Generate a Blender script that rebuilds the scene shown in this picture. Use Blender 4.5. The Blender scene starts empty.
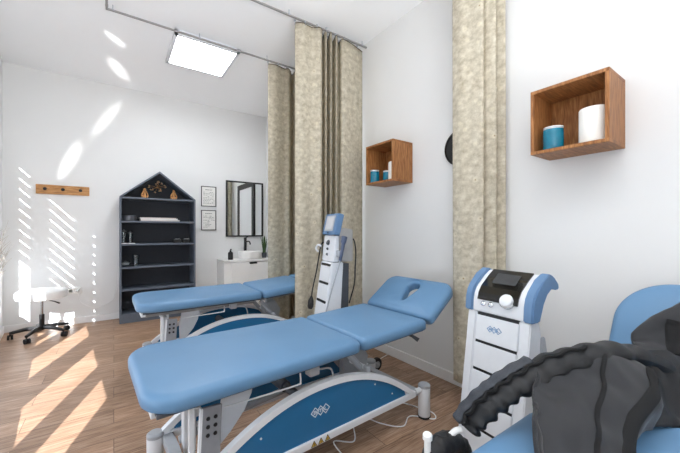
import bpy, bmesh, math, random
from mathutils import Vector, Matrix, noise as mnoise
random.seed(7)
SC = bpy.context.scene
COL = SC.collection
PI = math.pi

# ------------------------------------------------------------------ materials
def lin(c):
    return tuple((x/255/12.92 if x/255 <= .04045 else ((x/255+.055)/1.055)**2.4) for x in c)

def new_mat(name):
    m = bpy.data.materials.new(name); m.use_nodes = True
    nt = m.node_tree; nt.nodes.clear()
    out = nt.nodes.new('ShaderNodeOutputMaterial')
    return m, nt, out

def node(nt, typ, ins=None, **props):
    n = nt.nodes.new(typ)
    for k, v in props.items(): setattr(n, k, v)
    for k, v in (ins or {}).items():
        if isinstance(v, bpy.types.NodeSocket): nt.links.new(v, n.inputs[k])
        else: n.inputs[k].default_value = v
    return n

def ramp(nt, fac, stops):
    r = nt.nodes.new('ShaderNodeValToRGB')
    e = r.color_ramp.elements
    while len(e) < len(stops): e.new(.5)
    for i, (p, c) in enumerate(stops):
        e[i].position = p; e[i].color = (*c, 1)
    nt.links.new(fac, r.inputs[0]); return r.outputs[0]

def mat(name, rgb, rough=.5, metal=0., var=.06, scale=30., bump=0., bscale=200., spec=.5, coat=0., stretch=(1, 1, 1), sheen=0., linear=False):
    """principled surface whose base colour wanders a little with noise"""
    m, nt, out = new_mat(name)
    c = rgb if linear else lin(rgb)
    tc = node(nt, 'ShaderNodeTexCoord')
    mp = node(nt, 'ShaderNodeMapping', {'Vector': tc.outputs['Object'], 'Scale': stretch})
    ns = node(nt, 'ShaderNodeTexNoise', {'Vector': mp.outputs[0], 'Scale': scale, 'Detail': 4.})
    col = ramp(nt, ns.outputs[0], [(.3, tuple(x*(1-var) for x in c)), (.7, tuple(min(1, x*(1+var)) for x in c))])
    b = node(nt, 'ShaderNodeBsdfPrincipled', {'Base Color': col, 'Roughness': rough, 'Metallic': metal,
             'Specular IOR Level': spec, 'Coat Weight': coat, 'Sheen Weight': sheen})
    if bump:
        n2 = node(nt, 'ShaderNodeTexNoise', {'Vector': mp.outputs[0], 'Scale': bscale, 'Detail': 3.})
        bp = node(nt, 'ShaderNodeBump', {'Height': n2.outputs[0], 'Strength': bump, 'Distance': .004})
        nt.links.new(bp.outputs[0], b.inputs['Normal'])
    nt.links.new(b.outputs[0], out.inputs[0])
    return m

def emit_mat(name, rgb, strength):
    m, nt, out = new_mat(name)
    e = node(nt, 'ShaderNodeEmission', {'Color': (*lin(rgb), 1), 'Strength': strength})
    nt.links.new(e.outputs[0], out.inputs[0]); return m

def glass_mat(name, rgb=(250, 252, 255), amount=.1):
    m, nt, out = new_mat(name)
    t = node(nt, 'ShaderNodeBsdfTransparent', {'Color': (*lin(rgb), 1)})
    g = node(nt, 'ShaderNodeBsdfGlossy', {'Roughness': .03})
    mx = node(nt, 'ShaderNodeMixShader', {0: amount, 1: t.outputs[0], 2: g.outputs[0]})
    nt.links.new(mx.outputs[0], out.inputs[0]); return m

def floor_mat():
    m, nt, out = new_mat('oak_planks')
    tc = node(nt, 'ShaderNodeTexCoord')
    br = node(nt, 'ShaderNodeTexBrick', {'Vector': tc.outputs['Object'], 'Scale': 1., 'Mortar Size': .0016, 'Mortar Smooth': .2,
              'Brick Width': 1.25, 'Row Height': .19, 'Color1': (0, 0, 0, 1), 'Color2': (1, 1, 1, 1), 'Mortar': (.5, .5, .5, 1), 'Bias': 0.})
    br.offset = .37; br.offset_frequency = 2
    add = node(nt, 'ShaderNodeVectorMath', {0: tc.outputs['Object'], 1: br.outputs['Color']}, operation='ADD')
    mp = node(nt, 'ShaderNodeMapping', {'Vector': add.outputs[0], 'Scale': (1.6, 16, 1)})
    n1 = node(nt, 'ShaderNodeTexNoise', {'Vector': mp.outputs[0], 'Scale': 2.2, 'Detail': 8., 'Roughness': .65, 'Distortion': .6})
    mp2 = node(nt, 'ShaderNodeMapping', {'Vector': add.outputs[0], 'Scale': (3, 60, 1)})
    n2 = node(nt, 'ShaderNodeTexNoise', {'Vector': mp2.outputs[0], 'Scale': 3., 'Detail': 5.})
    g = node(nt, 'ShaderNodeMath', {0: n1.outputs[0], 1: n2.outputs[0]}, operation='ADD')
    g2 = node(nt, 'ShaderNodeMath', {0: g.outputs[0], 1: .5}, operation='MULTIPLY')
    col = ramp(nt, g2.outputs[0], [(.33, lin((104, 78, 60))), (.47, lin((153, 120, 95))), (.56, lin((175, 144, 120))), (.68, lin((196, 169, 147)))])
    sep = node(nt, 'ShaderNodeSeparateColor', {0: br.outputs['Color']})
    tone = node(nt, 'ShaderNodeMapRange', {'Value': sep.outputs[0], 'To Min': .84, 'To Max': 1.1})
    mul = node(nt, 'ShaderNodeVectorMath', {0: col, 1: tone.outputs[0]}, operation='MULTIPLY')
    mort = node(nt, 'ShaderNodeMix', {0: br.outputs['Fac'], 6: mul.outputs[0], 7: (*lin((70, 50, 36)), 1)}, data_type='RGBA')
    b = node(nt, 'ShaderNodeBsdfPrincipled', {'Base Color': mort.outputs[2], 'Roughness': .42, 'Specular IOR Level': .4})
    bp = node(nt, 'ShaderNodeBump', {'Height': g2.outputs[0], 'Strength': .12, 'Distance': .003})
    nt.links.new(bp.outputs[0], b.inputs['Normal'])
    nt.links.new(b.outputs[0], out.inputs[0]); return m

def wood_mat(name, dark, mid, light, sc=(3, 3, 40)):
    m, nt, out = new_mat(name)
    tc = node(nt, 'ShaderNodeTexCoord')
    mp = node(nt, 'ShaderNodeMapping', {'Vector': tc.outputs['Object'], 'Scale': sc})
    n1 = node(nt, 'ShaderNodeTexNoise', {'Vector': mp.outputs[0], 'Scale': 2.5, 'Detail': 7., 'Distortion': .8})
    col = ramp(nt, n1.outputs[0], [(.3, lin(dark)), (.5, lin(mid)), (.72, lin(light))])
    b = node(nt, 'ShaderNodeBsdfPrincipled', {'Base Color': col, 'Roughness': .45, 'Specular IOR Level': .35})
    nt.links.new(b.outputs[0], out.inputs[0]); return m

def curtain_mat():
    m, nt, out = new_mat('flowered_linen')
    uv = node(nt, 'ShaderNodeUVMap')
    v = node(nt, 'ShaderNodeTexVoronoi', {'Vector': uv.outputs[0], 'Scale': 9., 'Randomness': .9})
    pos = node(nt, 'ShaderNodeVectorMath', {0: uv.outputs[0], 1: v.outputs['Position']}, operation='SUBTRACT')
    ring = ramp(nt, v.outputs['Distance'], [(.0, (1, 1, 1)), (.07, (.15, .15, .15)), (.12, (.9, .9, .9)), (.2, (.75, .75, .75)), (.27, (0, 0, 0))])
    n1 = node(nt, 'ShaderNodeTexNoise', {'Vector': uv.outputs[0], 'Scale': 14., 'Detail': 6., 'Roughness': .7})
    base = ramp(nt, n1.outputs[0], [(.3, lin((174, 164, 142))), (.5, lin((205, 196, 176))), (.7, lin((229, 222, 205)))])
    n3 = node(nt, 'ShaderNodeTexNoise', {'Vector': uv.outputs[0], 'Scale': 60., 'Detail': 3.})
    gate = node(nt, 'ShaderNodeMath', {0: ring, 1: n3.outputs[0]}, operation='MULTIPLY')
    flw = node(nt, 'ShaderNodeMix', {0: gate.outputs[0], 6: base, 7: (*lin((236, 228, 205)), 1)}, data_type='RGBA')
    heart = ramp(nt, v.outputs['Distance'], [(.045, (1, 1, 1)), (.065, (0, 0, 0))])
    flw2 = node(nt, 'ShaderNodeMix', {0: heart, 6: flw.outputs[2], 7: (*lin((176, 148, 104)), 1)}, data_type='RGBA')
    d = node(nt, 'ShaderNodeBsdfPrincipled', {'Base Color': flw2.outputs[2], 'Roughness': .8, 'Specular IOR Level': .2})
    tr = node(nt, 'ShaderNodeBsdfTranslucent', {'Color': flw2.outputs[2]})
    mx = node(nt, 'ShaderNodeMixShader', {0: .2, 1: d.outputs[0], 2: tr.outputs[0]})
    wv = node(nt, 'ShaderNodeTexNoise', {'Vector': uv.outputs[0], 'Scale': 300.})
    bp = node(nt, 'ShaderNodeBump', {'Height': wv.outputs[0], 'Strength': .15, 'Distance': .002})
    nt.links.new(bp.outputs[0], d.inputs['Normal'])
    nt.links.new(mx.outputs[0], out.inputs[0]); return m

WALL = mat('white_wall_paint', (230, 230, 229), .85, var=.008, scale=3, bump=.03, bscale=120, spec=.2)
CEIL = mat('white_ceiling_paint', (249, 250, 251), .9, var=.006, scale=2, spec=.1)
TRIMW = mat('white_trim', (242, 242, 242), .5, var=.01)
FLOOR = floor_mat()
VINYL = mat('blue_vinyl', (97, 137, 173), .46, var=.025, scale=6, bump=.05, bscale=350, spec=.5)
PIPING = mat('dark_blue_piping', (44, 72, 104), .5)
WHITEM = mat('white_powder_coat', (226, 229, 233), .38, var=.015)
GREYM = mat('grey_powder_coat', (172, 176, 182), .42, var=.03)
DGREY = mat('dark_grey_plastic', (70, 74, 80), .5)
BLUEP = mat('blue_panel', (32, 106, 154), .35, var=.02)
BLUED = mat('device_blue', (96, 130, 168), .4, var=.02)
BLACK = mat('black_plastic', (18, 18, 20), .4, var=.1)
RAILM = mat('warm_grey_steel', (150, 148, 146), .45, var=.03)
GLOSSB = mat('black_glass', (10, 10, 12), .12, var=.05, spec=.6)
SCREEN = mat('dark_screen', (56, 58, 60), .15, var=.1)
LSCREEN = mat('pale_screen', (206, 206, 208), .25, var=.03)
CHROME = mat('chrome', (205, 208, 212), .18, 1., var=.02)
CURT = curtain_mat()
OAK = wood_mat('warm_oak', (118, 74, 40), (156, 104, 60), (184, 130, 82), (4, 40, 4))
OAKV = wood_mat('warm_oak_upright', (118, 74, 40), (156, 104, 60), (184, 130, 82), (40, 40, 4))
OAKR = wood_mat('oak_board', (146, 98, 54), (188, 136, 84), (212, 162, 108), (4, 40, 40))
TEAL = mat('teal_glaze', (8, 118, 146), .25, var=.1, scale=25, coat=.3)
WHITEC = mat('white_ceramic', (238, 238, 236), .3, var=.01)
WAX = mat('white_wax', (240, 238, 232), .55, var=.01)
CASE = mat('slate_grey_lacquer', (90, 98, 110), .5, var=.05)
CASEB = mat('dark_slate_back', (33, 37, 46), .6, var=.08)
GOLD = mat('aged_gold', (196, 142, 88), .42, .3, var=.25, scale=60)
PAPER = mat('paper', (238, 236, 232), .8, var=.02)
PAPER2 = mat('pinkish_paper', (214, 204, 200), .8, var=.03)
INK = mat('grey_ink', (70, 70, 72), .8)
MIRROR = mat('mirror_silver', (235, 238, 238), .01, 1., var=.0)
CLEAR = glass_mat('clear_glass', (236, 241, 243), .065)
PANE = glass_mat('window_glass', (250, 252, 255), .05)
LEAF = mat('green_leaf', (62, 92, 44), .55, var=.3, scale=40)
TWIG = mat('dry_twig', (188, 180, 168), .8, var=.1)
FAB = mat('charcoal_nylon', (34, 35, 39), .55, var=.08, scale=20, bump=.25, bscale=500, spec=.35, sheen=.15)
FAB2 = mat('black_nylon', (22, 23, 26), .5, var=.1, bump=.25, bscale=300, spec=.4)
VELC = mat('black_velcro', (14, 14, 16), .9, var=.2, scale=200, bump=.5, bscale=800)
WEB = mat('grey_webbing', (54, 58, 66), .6, var=.15, scale=150, bump=.4, bscale=600)
YELLOW = mat('warning_yellow', (196, 160, 60), .5)
RUBBER = mat('black_rubber', (24, 24, 26), .7)
LAMP = emit_mat('lamp_diffuser', (244, 249, 255), 20.)
FILL_LAMP = emit_mat('fill_lamp_diffuser', (244, 249, 255), 7.)
DOORD = mat('dark_door_frame', (52, 50, 50), .5)

# ------------------------------------------------------------------ mesh helpers
class MB:
    def __init__(s): s.bm = bmesh.new()
    def add(s, vs, fs):
        v = [s.bm.verts.new(p) for p in vs]
        for f in fs:
            try: s.bm.faces.new([v[i] for i in f])
            except ValueError: pass
        return s
    def box(s, c, d, M=None, bev=0.):
        """box centred at c with size d, optional 3x3/4x4 matrix applied about c"""
        b = bmesh.new()
        bmesh.ops.create_cube(b, size=1)
        for v in b.verts: v.co = Vector((v.co.x*d[0], v.co.y*d[1], v.co.z*d[2]))
        if bev:
            bmesh.ops.bevel(b, geom=b.edges[:], offset=min(bev, min(d)*.45), segments=2, affect='EDGES', profile=.5)
        idx = {v: i for i, v in enumerate(b.verts)}
        pts = [(M @ v.co if M else v.co) + Vector(c) for v in b.verts]
        fs = [[idx[v] for v in f.verts] for f in b.faces]
        b.free(); return s.add(pts, fs)
    def tube(s, pts, r, n=10, cap=True):
        pts = [Vector(p) for p in pts]
        R = r if isinstance(r, (list, tuple)) else [r]*len(pts)
        rings, up = [], None
        for i, p in enumerate(pts):
            t = ((pts[i+1] if i+1 < len(pts) else p) - (pts[i-1] if i else p)).normalized()
            if up is None:
                up = Vector((0, 0, 1)) if abs(t.z) < .9 else Vector((1, 0, 0))
            a = (up - t*up.dot(t)).normalized(); up = a
            b = t.cross(a)
            rings.append([p + (a*math.cos(2*PI*k/n) + b*math.sin(2*PI*k/n))*R[i] for k in range(n)])
        vs = [q for rg in rings for q in rg]; fs = []
        for i in range(len(pts)-1):
            for k in range(n):
                fs.append([i*n+k, i*n+(k+1) % n, (i+1)*n+(k+1) % n, (i+1)*n+k])
        if cap:
            fs.append(list(range(n-1, -1, -1))); fs.append([(len(pts)-1)*n+k for k in range(n)])
        return s.add(vs, fs)
    def cyl(s, p0, p1, r, n=20): return s.tube([p0, p1], r, n)
    def lathe(s, c, prof, n=28, M=None):
        vs, fs = [], []
        for (r, z) in prof:
            for k in range(n):
                q = Vector((r*math.cos(2*PI*k/n), r*math.sin(2*PI*k/n), z))
                vs.append((M @ q if M else q) + Vector(c))
        for i in range(len(prof)-1):
            for k in range(n):
                fs.append([i*n+k, i*n+(k+1) % n, (i+1)*n+(k+1) % n, (i+1)*n+k])
        if prof[0][0] > 0: fs.append(list(range(n-1, -1, -1)))
        if prof[-1][0] > 0: fs.append([(len(prof)-1)*n+k for k in range(n)])
        return s.add(vs, fs)
    def prism(s, poly, f0, f1):
        """polygon in 2D carried by the two mapping functions to the two end caps"""
        n = len(poly)
        vs = [f0(*p) for p in poly] + [f1(*p) for p in poly]
        fs = [list(range(n-1, -1, -1)), list(range(n, 2*n))] + [[i, (i+1) % n, n+(i+1) % n, n+i] for i in range(n)]
        return s.add(vs, fs)
    def ribbon(s, outer, inner, f0, f1, closed=False):
        """band between two equally long 2D lines, extruded"""
        n = len(outer); m = n if closed else n-1
        for i in range(m):
            j = (i+1) % n
            s.prism([outer[i], outer[j], inner[j], inner[i]], f0, f1)
        bmesh.ops.remove_doubles(s.bm, verts=s.bm.verts[:], dist=1e-5)
        return s
    def grid(s, P):
        R, Cn = len(P), len(P[0])
        return s.add([q for r in P for q in r], [[i*Cn+j, i*Cn+j+1, (i+1)*Cn+j+1, (i+1)*Cn+j] for i in range(R-1) for j in range(Cn-1)])
    def build(s, name, m, parent=None, smooth=False, angle=35, thick=0.):
        bm = s.bm
        if parent:
            L = parent_world(parent)
            for v in bm.verts: v.co -= L
        bmesh.ops.recalc_face_normals(bm, faces=bm.faces[:])
        me = bpy.data.meshes.new(name); bm.to_mesh(me); bm.free()
        me.materials.append(m)
        if smooth:
            for p in me.polygons: p.use_smooth = True
            try: me.set_sharp_from_angle(angle=math.radians(angle))
            except Exception: pass
        o = bpy.data.objects.new(name, me); COL.objects.link(o)
        if parent: o.parent = parent
        if thick:
            md = o.modifiers.new('Solidify', 'SOLIDIFY'); md.thickness = thick; md.offset = 0
        return o

def parent_world(o):
    L = Vector((0, 0, 0))
    while o: L += o.location; o = o.parent
    return L
def thing(name, label, cat, loc, group=None):
    o = bpy.data.objects.new(name, None); COL.objects.link(o)
    o.location = loc; o.empty_display_size = .1
    return tag(o, label, cat, group)
def tag(o, label, cat, group=None):
    o['label'] = label; o['category'] = cat
    if group: o['group'] = group
    return o
def lab(o, label): o['label'] = label; return o
def struct(o): o['kind'] = 'structure'; return o
def box(c, d, M=None, bev=0.): return MB().box(c, d, M, bev)
def rotz(a): return Matrix.Rotation(a, 3, 'Z')
def roty(a): return Matrix.Rotation(a, 3, 'Y')
def rotx(a): return Matrix.Rotation(a, 3, 'X')
def catmull(pts, n):
    pts = [Vector(p) for p in pts]; out = []
    for i in range(len(pts)-1):
        p0 = pts[i-1] if i else pts[0]*2-pts[1]
        p1, p2 = pts[i], pts[i+1]
        p3 = pts[i+2] if i+2 < len(pts) else pts[-1]*2-pts[-2]
        for k in range(n):
            t = k/n
            out.append(.5*((2*p1)+(p2-p0)*t+(2*p0-5*p1+4*p2-p3)*t*t+(3*p1-p0-3*p2+p3)*t**3))
    out.append(pts[-1]); return out

# ------------------------------------------------------------------ room
XR, YB, HC, YF = 2.20, 5.40, 3.20, -1.75
X0L, ML = -1.075, .104                       # the window wall runs slightly askew
def wl(y, z, off=0.):                        # a point on the window wall's inner face
    return Vector((X0L + ML*(YB-y) - off, y, z))
fl = box((.5, 1.8, -.05), (4.2, 7.6, .1)).build('floor', FLOOR); struct(fl)
struct(box((.5, 1.8, HC+.05), (4.2, 7.6, .1)).build('ceiling', CEIL))
struct(box((.55, YB+.06, HC/2), (3.6, .12, HC)).build('wall_back', WALL))
struct(box((XR+.06, 1.82, HC/2), (.12, 7.2, HC)).build('wall_right', WALL))

WIN = [(-1.25, -.55), (-.25, .45), (.93, 1.385), (1.66, 2.27), (2.76, 3.345), (3.75, 4.39), (4.76, 5.055)]
SILL, BLB, WTOP, TW = .33, .857, 2.22, .03
def wbox(mb, y0, y1, z0, z1, o0=0., o1=TW):
    mb.add([wl(y, z, o) for o in (o0, o1) for z in (z0, z1) for y in (y0, y1)],
           [[0, 1, 3, 2], [4, 6, 7, 5], [0, 4, 5, 1], [2, 3, 7, 6], [0, 2, 6, 4], [1, 5, 7, 3]])
mb = MB()
wbox(mb, YF, YB+.02, 0, SILL); wbox(mb, YF, YB+.02, WTOP, HC)
ys = [YF] + [y for w in WIN for y in w] + [YB+.02]
for i in range(0, len(ys), 2): wbox(mb, ys[i], ys[i+1], SILL, WTOP)
struct(mb.build('wall_left', WALL))
for i, (y0, y1) in enumerate(WIN):
    f = MB()
    wbox(f, y0, y1, SILL-.02, SILL, -.02, .05); wbox(f, y0, y1, WTOP-.02, WTOP, .0, .05)
    w = struct(f.build('window_%d' % (i+1), TRIMW))
    g = MB(); wbox(g, y0, y1, SILL, WTOP-.02, .018, .022); g.build('pane', PANE, w)
    s = MB(); zb = 1.02 if i == 6 else SILL+.004 if i < 2 else BLB+(.1 if i == 5 else 0)
    z = zb; pitch = .124
    while z < WTOP-.03:          # slats: open in the two far windows, shut in the near ones but for a slit at one end
        gap = .018 if i >= 5 else .0
        wbox(s, y0, y1-(.07 if i == 4 else 0), z, min(z+pitch-gap, WTOP-.02), .004, .010)
        if i == 4: wbox(s, y1-.07, y1, z, min(z+pitch-.024, WTOP-.02), .004, .010)
        z += pitch
    s.build('blind', TRIMW, w)
# unseen front wall, with a window added as the fill lamp's source
mb = MB(); x0 = wl(YF, 0).x
for (a, b, z0, z1) in ((x0, XR, 2.75, HC), (x0, x0+.12, 0, 2.75), (XR-.12, XR, 0, 2.75), (x0, XR, 0, .25)):
    mb.box(((a+b)/2, YF-.05, (z0+z1)/2), (b-a, .1, z1-z0))
struct(mb.build('wall_front', WALL))
f = MB()
for x in (x0+.14, 0.93, XR-.14): f.box((x, YF-.05, 1.5), (.05, .06, 2.5))
for z in (.275, 2.725): f.box(((x0+XR)/2, YF-.05, z), (XR-x0-.24, .06, .05))
w = struct(f.build('window_8', DOORD)); box(((x0+XR)/2, YF-.05, 1.5), (XR-x0-.3, .008, 2.42)).build('sun_blocker', mat('white_sun_blocker', (240, 240, 240), .8), w)  # unseen sheet added to keep direct sun out at the front
# baseboards
struct(box((.56, YB-.008, .042), (3.27, .016, .084), bev=.003).build('baseboard_back', TRIMW))
struct(box((XR-.008, 1.83, .042), (.016, 7.1, .084), bev=.003).build('baseboard_right', TRIMW))
mb = MB(); wbox(mb, YF, YB-.02, 0, .084, -.016, 0); struct(mb.build('baseboard_left', TRIMW))
# dark framed doorway beyond the curtains in the right wall, seen in the mirror
f = MB()
for y in (3.92, 4.78): f.box((XR-.02, y, 1.03), (.04, .1, 2.06))
f.box((XR-.02, 4.35, 2.11), (.04, .96, .1))
d = struct(f.build('door_1', DOORD)); box((XR-.012, 4.35, 1.03), (.024, .76, 2.06)).build('door_leaf', TRIMW, d)

# ------------------------------------------------------------------ ceiling fittings
t = thing('ceiling_light', 'square white flat panel light glowing under the ceiling, in thin pale frame', 'ceiling light', (.81, 3.86, 3.13))
f = MB()
for sx in (-1, 1): f.box((.81+sx*.305, 3.86, 3.165), (.03, .68, .05)); f.box((.81, 3.86+sx*.325, 3.165), (.64, .03, .05))
f.box((.81, 3.86, 3.193), (.62, .66, .01))
f.build('frame', WHITEM, t); box((.81, 3.86, 3.155), (.58, .62, .012)).build('diffuser', LAMP, t)
t = thing('ceiling_light', 'added unseen panel light for fill, over the nearest treatment table', 'ceiling light', (.81, .5, 3.13))  # fill panel added out of view to brighten the room
f = MB()
for sx in (-1, 1): f.box((.81+sx*.305, .5, 3.165), (.03, .68, .05)); f.box((.81, .5+sx*.325, 3.165), (.64, .03, .05))
f.box((.81, .5, 3.193), (.62, .66, .01))
f.build('frame', WHITEM, t); box((.81, .5, 3.155), (.58, .62, .012)).build('diffuser', FILL_LAMP, t)

def track(pts, label):
    t = thing('curtain_track', label, 'curtain track', pts[0], 'ceiling curtain tracks')
    mb = MB()
    for a, b in zip(pts, pts[1:]):
        a, b = Vector(a), Vector(b); d = (b-a).normalized(); L = (b-a).length
        M = Matrix.Rotation(math.atan2(d.y, d.x), 3, 'Z')
        mb.box((a+b)/2, (L+.018, .018, .012), M)
    mb.build('rail', RAILM, t)
    for a, b in zip(pts, pts[1:]):
        n = max(2, int((Vector(b)-Vector(a)).length/.62)+1)
        for i in range(n):
            p = Vector(a).lerp(Vector(b), (i+.06)/(n-.88))
            h = MB(); h.cyl((p.x, p.y, p.z), (p.x, p.y, HC), .004, 8); h.box((p.x, p.y, p.z+.004), (.022, .022, .010))
            h.build('hanger', GREYM, t)
track([(-.05, 1.9, 3.15), (-.05, 3.49, 3.15), (2.19, 3.49, 3.15)], 'thin L-shaped ceiling rail with its corner at the left, passing before the panel light')
track([(.4, 2.65, 3.15), (2.19, 2.65, 3.15)], 'thin straight ceiling rail carrying the wide curtain behind the tall rear device')
track([(.9, 1.27, 3.15), (2.19, 1.27, 3.15)], 'thin ceiling rail above the single narrow curtain near the front device')

def curtain(line, zb, zt, label):
    c = catmull([(x, y, 0) for x, y in line], 8)
    t = thing('curtain', label, 'curtain', (line[0][0], line[0][1], zb), 'flowered privacy curtains')
    R = 40; P = []; acc = [0]
    for a, b in zip(c, c[1:]): acc.append(acc[-1]+(b-a).length)
    cx = sum(p.x for p in c)/len(c)
    for i in range(R+1):
        z = zb+(zt-zb)*i/R; row = []
        for j, p in enumerate(c):
            w = mnoise.noise(Vector((p.x*6, p.y*6, z*.8)))*.012*(1-.6*i/R)
            sx = 1+.03*(1-i/R)*0
            row.append(Vector((min(cx+(p.x-cx)*sx+w*.4, XR-.012), p.y+w, z)))
        P.append(row)
    mb = MB().grid(P)
    uvl = mb.bm.loops.layers.uv.new('UVMap')
    mb.bm.verts.index_update()
    n = len(c)
    for fc in mb.bm.faces:
        for lp in fc.loops:
            k = lp.vert.index; lp[uvl].uv = (acc[k % n]*1.4, (zb+(zt-zb)*(k//n)/R)*1.4)
    mb.build('fabric', CURT, t, True, 80, thick=.004)
    m = 0
    for j in range(0, n, 10):
        g = MB(); g.cyl((c[j].x, c[j].y, zt-.02), (c[j].x, c[j].y, 3.146), .004, 6); g.box((c[j].x, c[j].y, 3.138), (.014, .014, .012))
        g.build('glider', GREYM, t)
    hem = MB().tube([(p.x, p.y, zt-.004) for p in c], .005, 6); hem.build('header_tape', mat('dark_header', (96, 86, 70), .8), t)
curtain([(1.445, 3.50), (1.53, 3.47), (1.644, 3.50), (1.694, 3.47), (1.775, 3.58), (1.80, 3.60), (1.785, 3.46), (1.846, 3.43), (1.93, 3.55), (2.02, 3.45), (2.10, 3.54), (2.17, 3.46)],
        .12, 3.12, 'farthest beige flowered curtain, beside the mirror and the head of the rear blue table')
curtain([(1.364, 2.67), (1.426, 2.63), (1.527, 2.64), (1.602, 2.60), (1.690, 2.72), (1.660, 2.60), (1.755, 2.73), (1.715, 2.60), (1.818, 2.73), (1.785, 2.61), (1.882, 2.72), (1.870, 2.63), (1.999, 2.64), (2.172, 2.69)],
        .10, 3.12, 'wide beige flowered curtain pleated in the middle, hanging behind the tall device with tilted screen')
curtain([(1.975, 1.42), (1.965, 1.35), (1.99, 1.29), (2.005, 1.215), (2.05, 1.235), (2.055, 1.21), (2.08, 1.165), (2.115, 1.195), (2.125, 1.17), (2.14, 1.135), (2.165, 1.16)],
        .15, 3.12, 'single narrow bunched curtain nearest the front device, reaching out of the top of view')

# ------------------------------------------------------------------ wall things on the right wall
def wall_box(y0, label):
    t = thing('wall_shelf', label, 'wall shelf', (XR, y0+.18, 1.635), 'open wooden box shelves')
    x0, x1, y1, z0, z1, th = 1.955, XR, y0+.36, 1.635, 1.995, .018
    cy = y0+.18
    box(((x0+x1)/2, cy, z0+th/2), (x1-x0, .36, th), bev=.0015).build('bottom_board', OAK, t)
    box(((x0+x1)/2, cy, z1-th/2), (x1-x0, .36, th), bev=.0015).build('top_board', OAK, t)
    for y in (y0+th/2, y1-th/2): box(((x0+x1)/2, y, (z0+z1)/2), (x1-x0, th, .36-2*th), bev=.0015).build('side_board', OAKV, t)
    box((x1-.006, cy, (z0+z1)/2), (.01, .36-2*th, .36-2*th)).build('back_board', OAK, t)
wall_box(.530, 'square open oak box shelf nearest the viewer, above the grey-clad table')
wall_box(2.004, 'square open oak box shelf farther off, beside the wide pleated curtain')
def jar(x, y, z, r, h, label, group):
    t = thing('candle_jar', label, 'jar', (x, y, z), group)
    MB().lathe((x, y, z), [(r*.93, 0), (r, .006), (r, h-.008), (r*.97, h), (r*.9, h), (r*.9, h*.75)]).build('glazed_body', TEAL, t, True)
    MB().lathe((x, y, z), [(r*.88, h*.8), (r*.88, h+.006), (r*.98, h+.008), (r*.98, h+.013), (r*.8, h+.014), (r*.3, h+.011)]).build('white_rim', WHITEC, t, True)
def candle(x, y, z, r, h, label):
    t = thing('pillar_candle', label, 'candle', (x, y, z), 'white pillar candles')
    MB().lathe((x, y, z), [(r*.97, 0), (r, .004), (r, h-.005), (r*.96, h), (r*.6, h-.002), (.001, h-.004)], 36).build('wax_body', WAX, t, True)
    MB().cyl((x, y, z+h-.006), (x, y, z+h+.012), .0015, 6).build('wick', BLACK, t)
TZ = 1.653
jar(2.025, .80, TZ, .050, .116, 'teal ceramic candle jar beside the white candle in the nearest oak box', 'teal jars on the wall shelves')
candle(2.04, .617, TZ, .064, .182, 'thick white pillar candle at the right end of the nearest oak box')
jar(2.01, 2.300, TZ, .042, .105, 'teal candle jar at the outer left of the farther oak box', 'teal jars on the wall shelves')
jar(2.10, 2.225, TZ, .042, .098, 'teal candle jar set deeper, second in the farther oak box', 'teal jars on the wall shelves')
candle(2.055, 2.085, TZ, .055, .165, 'white pillar candle half hidden by the side of the farther oak box')
# wall clock peeping out behind the narrow curtain
t = thing('wall_clock', 'round black disc on the right wall, half hidden behind the narrow curtain', 'wall clock', (XR, 1.50, 1.845))
M = Matrix.Rotation(-PI/2, 3, 'Y')
MB().lathe((XR, 1.50, 1.845), [(.135, 0), (.14, .012), (.14, .03), (.128, .036), (.126, .028), (.001, .028)], 48, M).build('case', BLACK, t, True)
h = MB(); h.box((XR-.031, 1.50, 1.88), (.003, .006, .07)); h.box((XR-.031, 1.52, 1.845), (.003, .05, .006)); h.build('hand', WHITEM, t)

# ------------------------------------------------------------------ back wall things
t = thing('coat_rack', 'wooden wall board with three dark knobs on the back wall above the stool', 'coat rack', (-.524, YB, 1.665))
box((-.524, YB-.011, 1.723), (.52, .022, .115), bev=.003).build('board', OAKR, t)
for x in (-.695, -.526, -.352):
    MB().lathe((x, YB-.022, 1.725), [(.012, 0), (.008, .012), (.008, .026), (.018, .034), (.019, .044), (.012, .05), (.001, .051)], 16, rotx(PI/2)).build('knob', BLACK, t, True)

# house-shaped bookcase
bx0, bx1, by0, by1 = .06, .972, 5.04, 5.385
bw = bx1-bx0; bc = (bx0+bx1)/2; EV, AP = 1.655, 2.02
t = thing('bookcase', 'tall dark grey house-shaped bookcase with a gable top against the back wall', 'bookcase', (bc, by1, 0))
dpt = by1-by0; cy = (by0+by1)/2
for x in (bx0+.011, bx1-.011): box((x, cy, EV/2), (.022, dpt, EV), bev=.002).build('side_panel', CASE, t)
hw = bw/2
for s in (-1, 1):
    a = math.atan2(AP-EV, hw); 
    poly = [(s*hw, EV), (0, AP), (0, AP-.027), (s*(hw-.030), EV-.0)]
    MB().prism(poly, lambda x, z: Vector((bc+x, by0, z)), lambda x, z: Vector((bc+x, by1, z))).build('roof_panel', CASE, t)
for z in (1.651, 1.338, 1.035, .733, .439): box((bc, cy, z-.011), (bw-.044, dpt-.004, .022), bev=.002).build('shelf', CASE, t)
box((bc, cy, .06), (bw-.044, dpt-.004, .12), bev=.002).build('plinth', CASE, t)
MB().prism([(-hw+.02, .1), (hw-.02, .1), (hw-.02, EV), (0, AP-.02), (-hw+.02, EV)], lambda x, z: Vector((bc+x, by1-.012, z)), lambda x, z: Vector((bc+x, by1-.002, z))).build('back_panel', CASEB, t)

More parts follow.
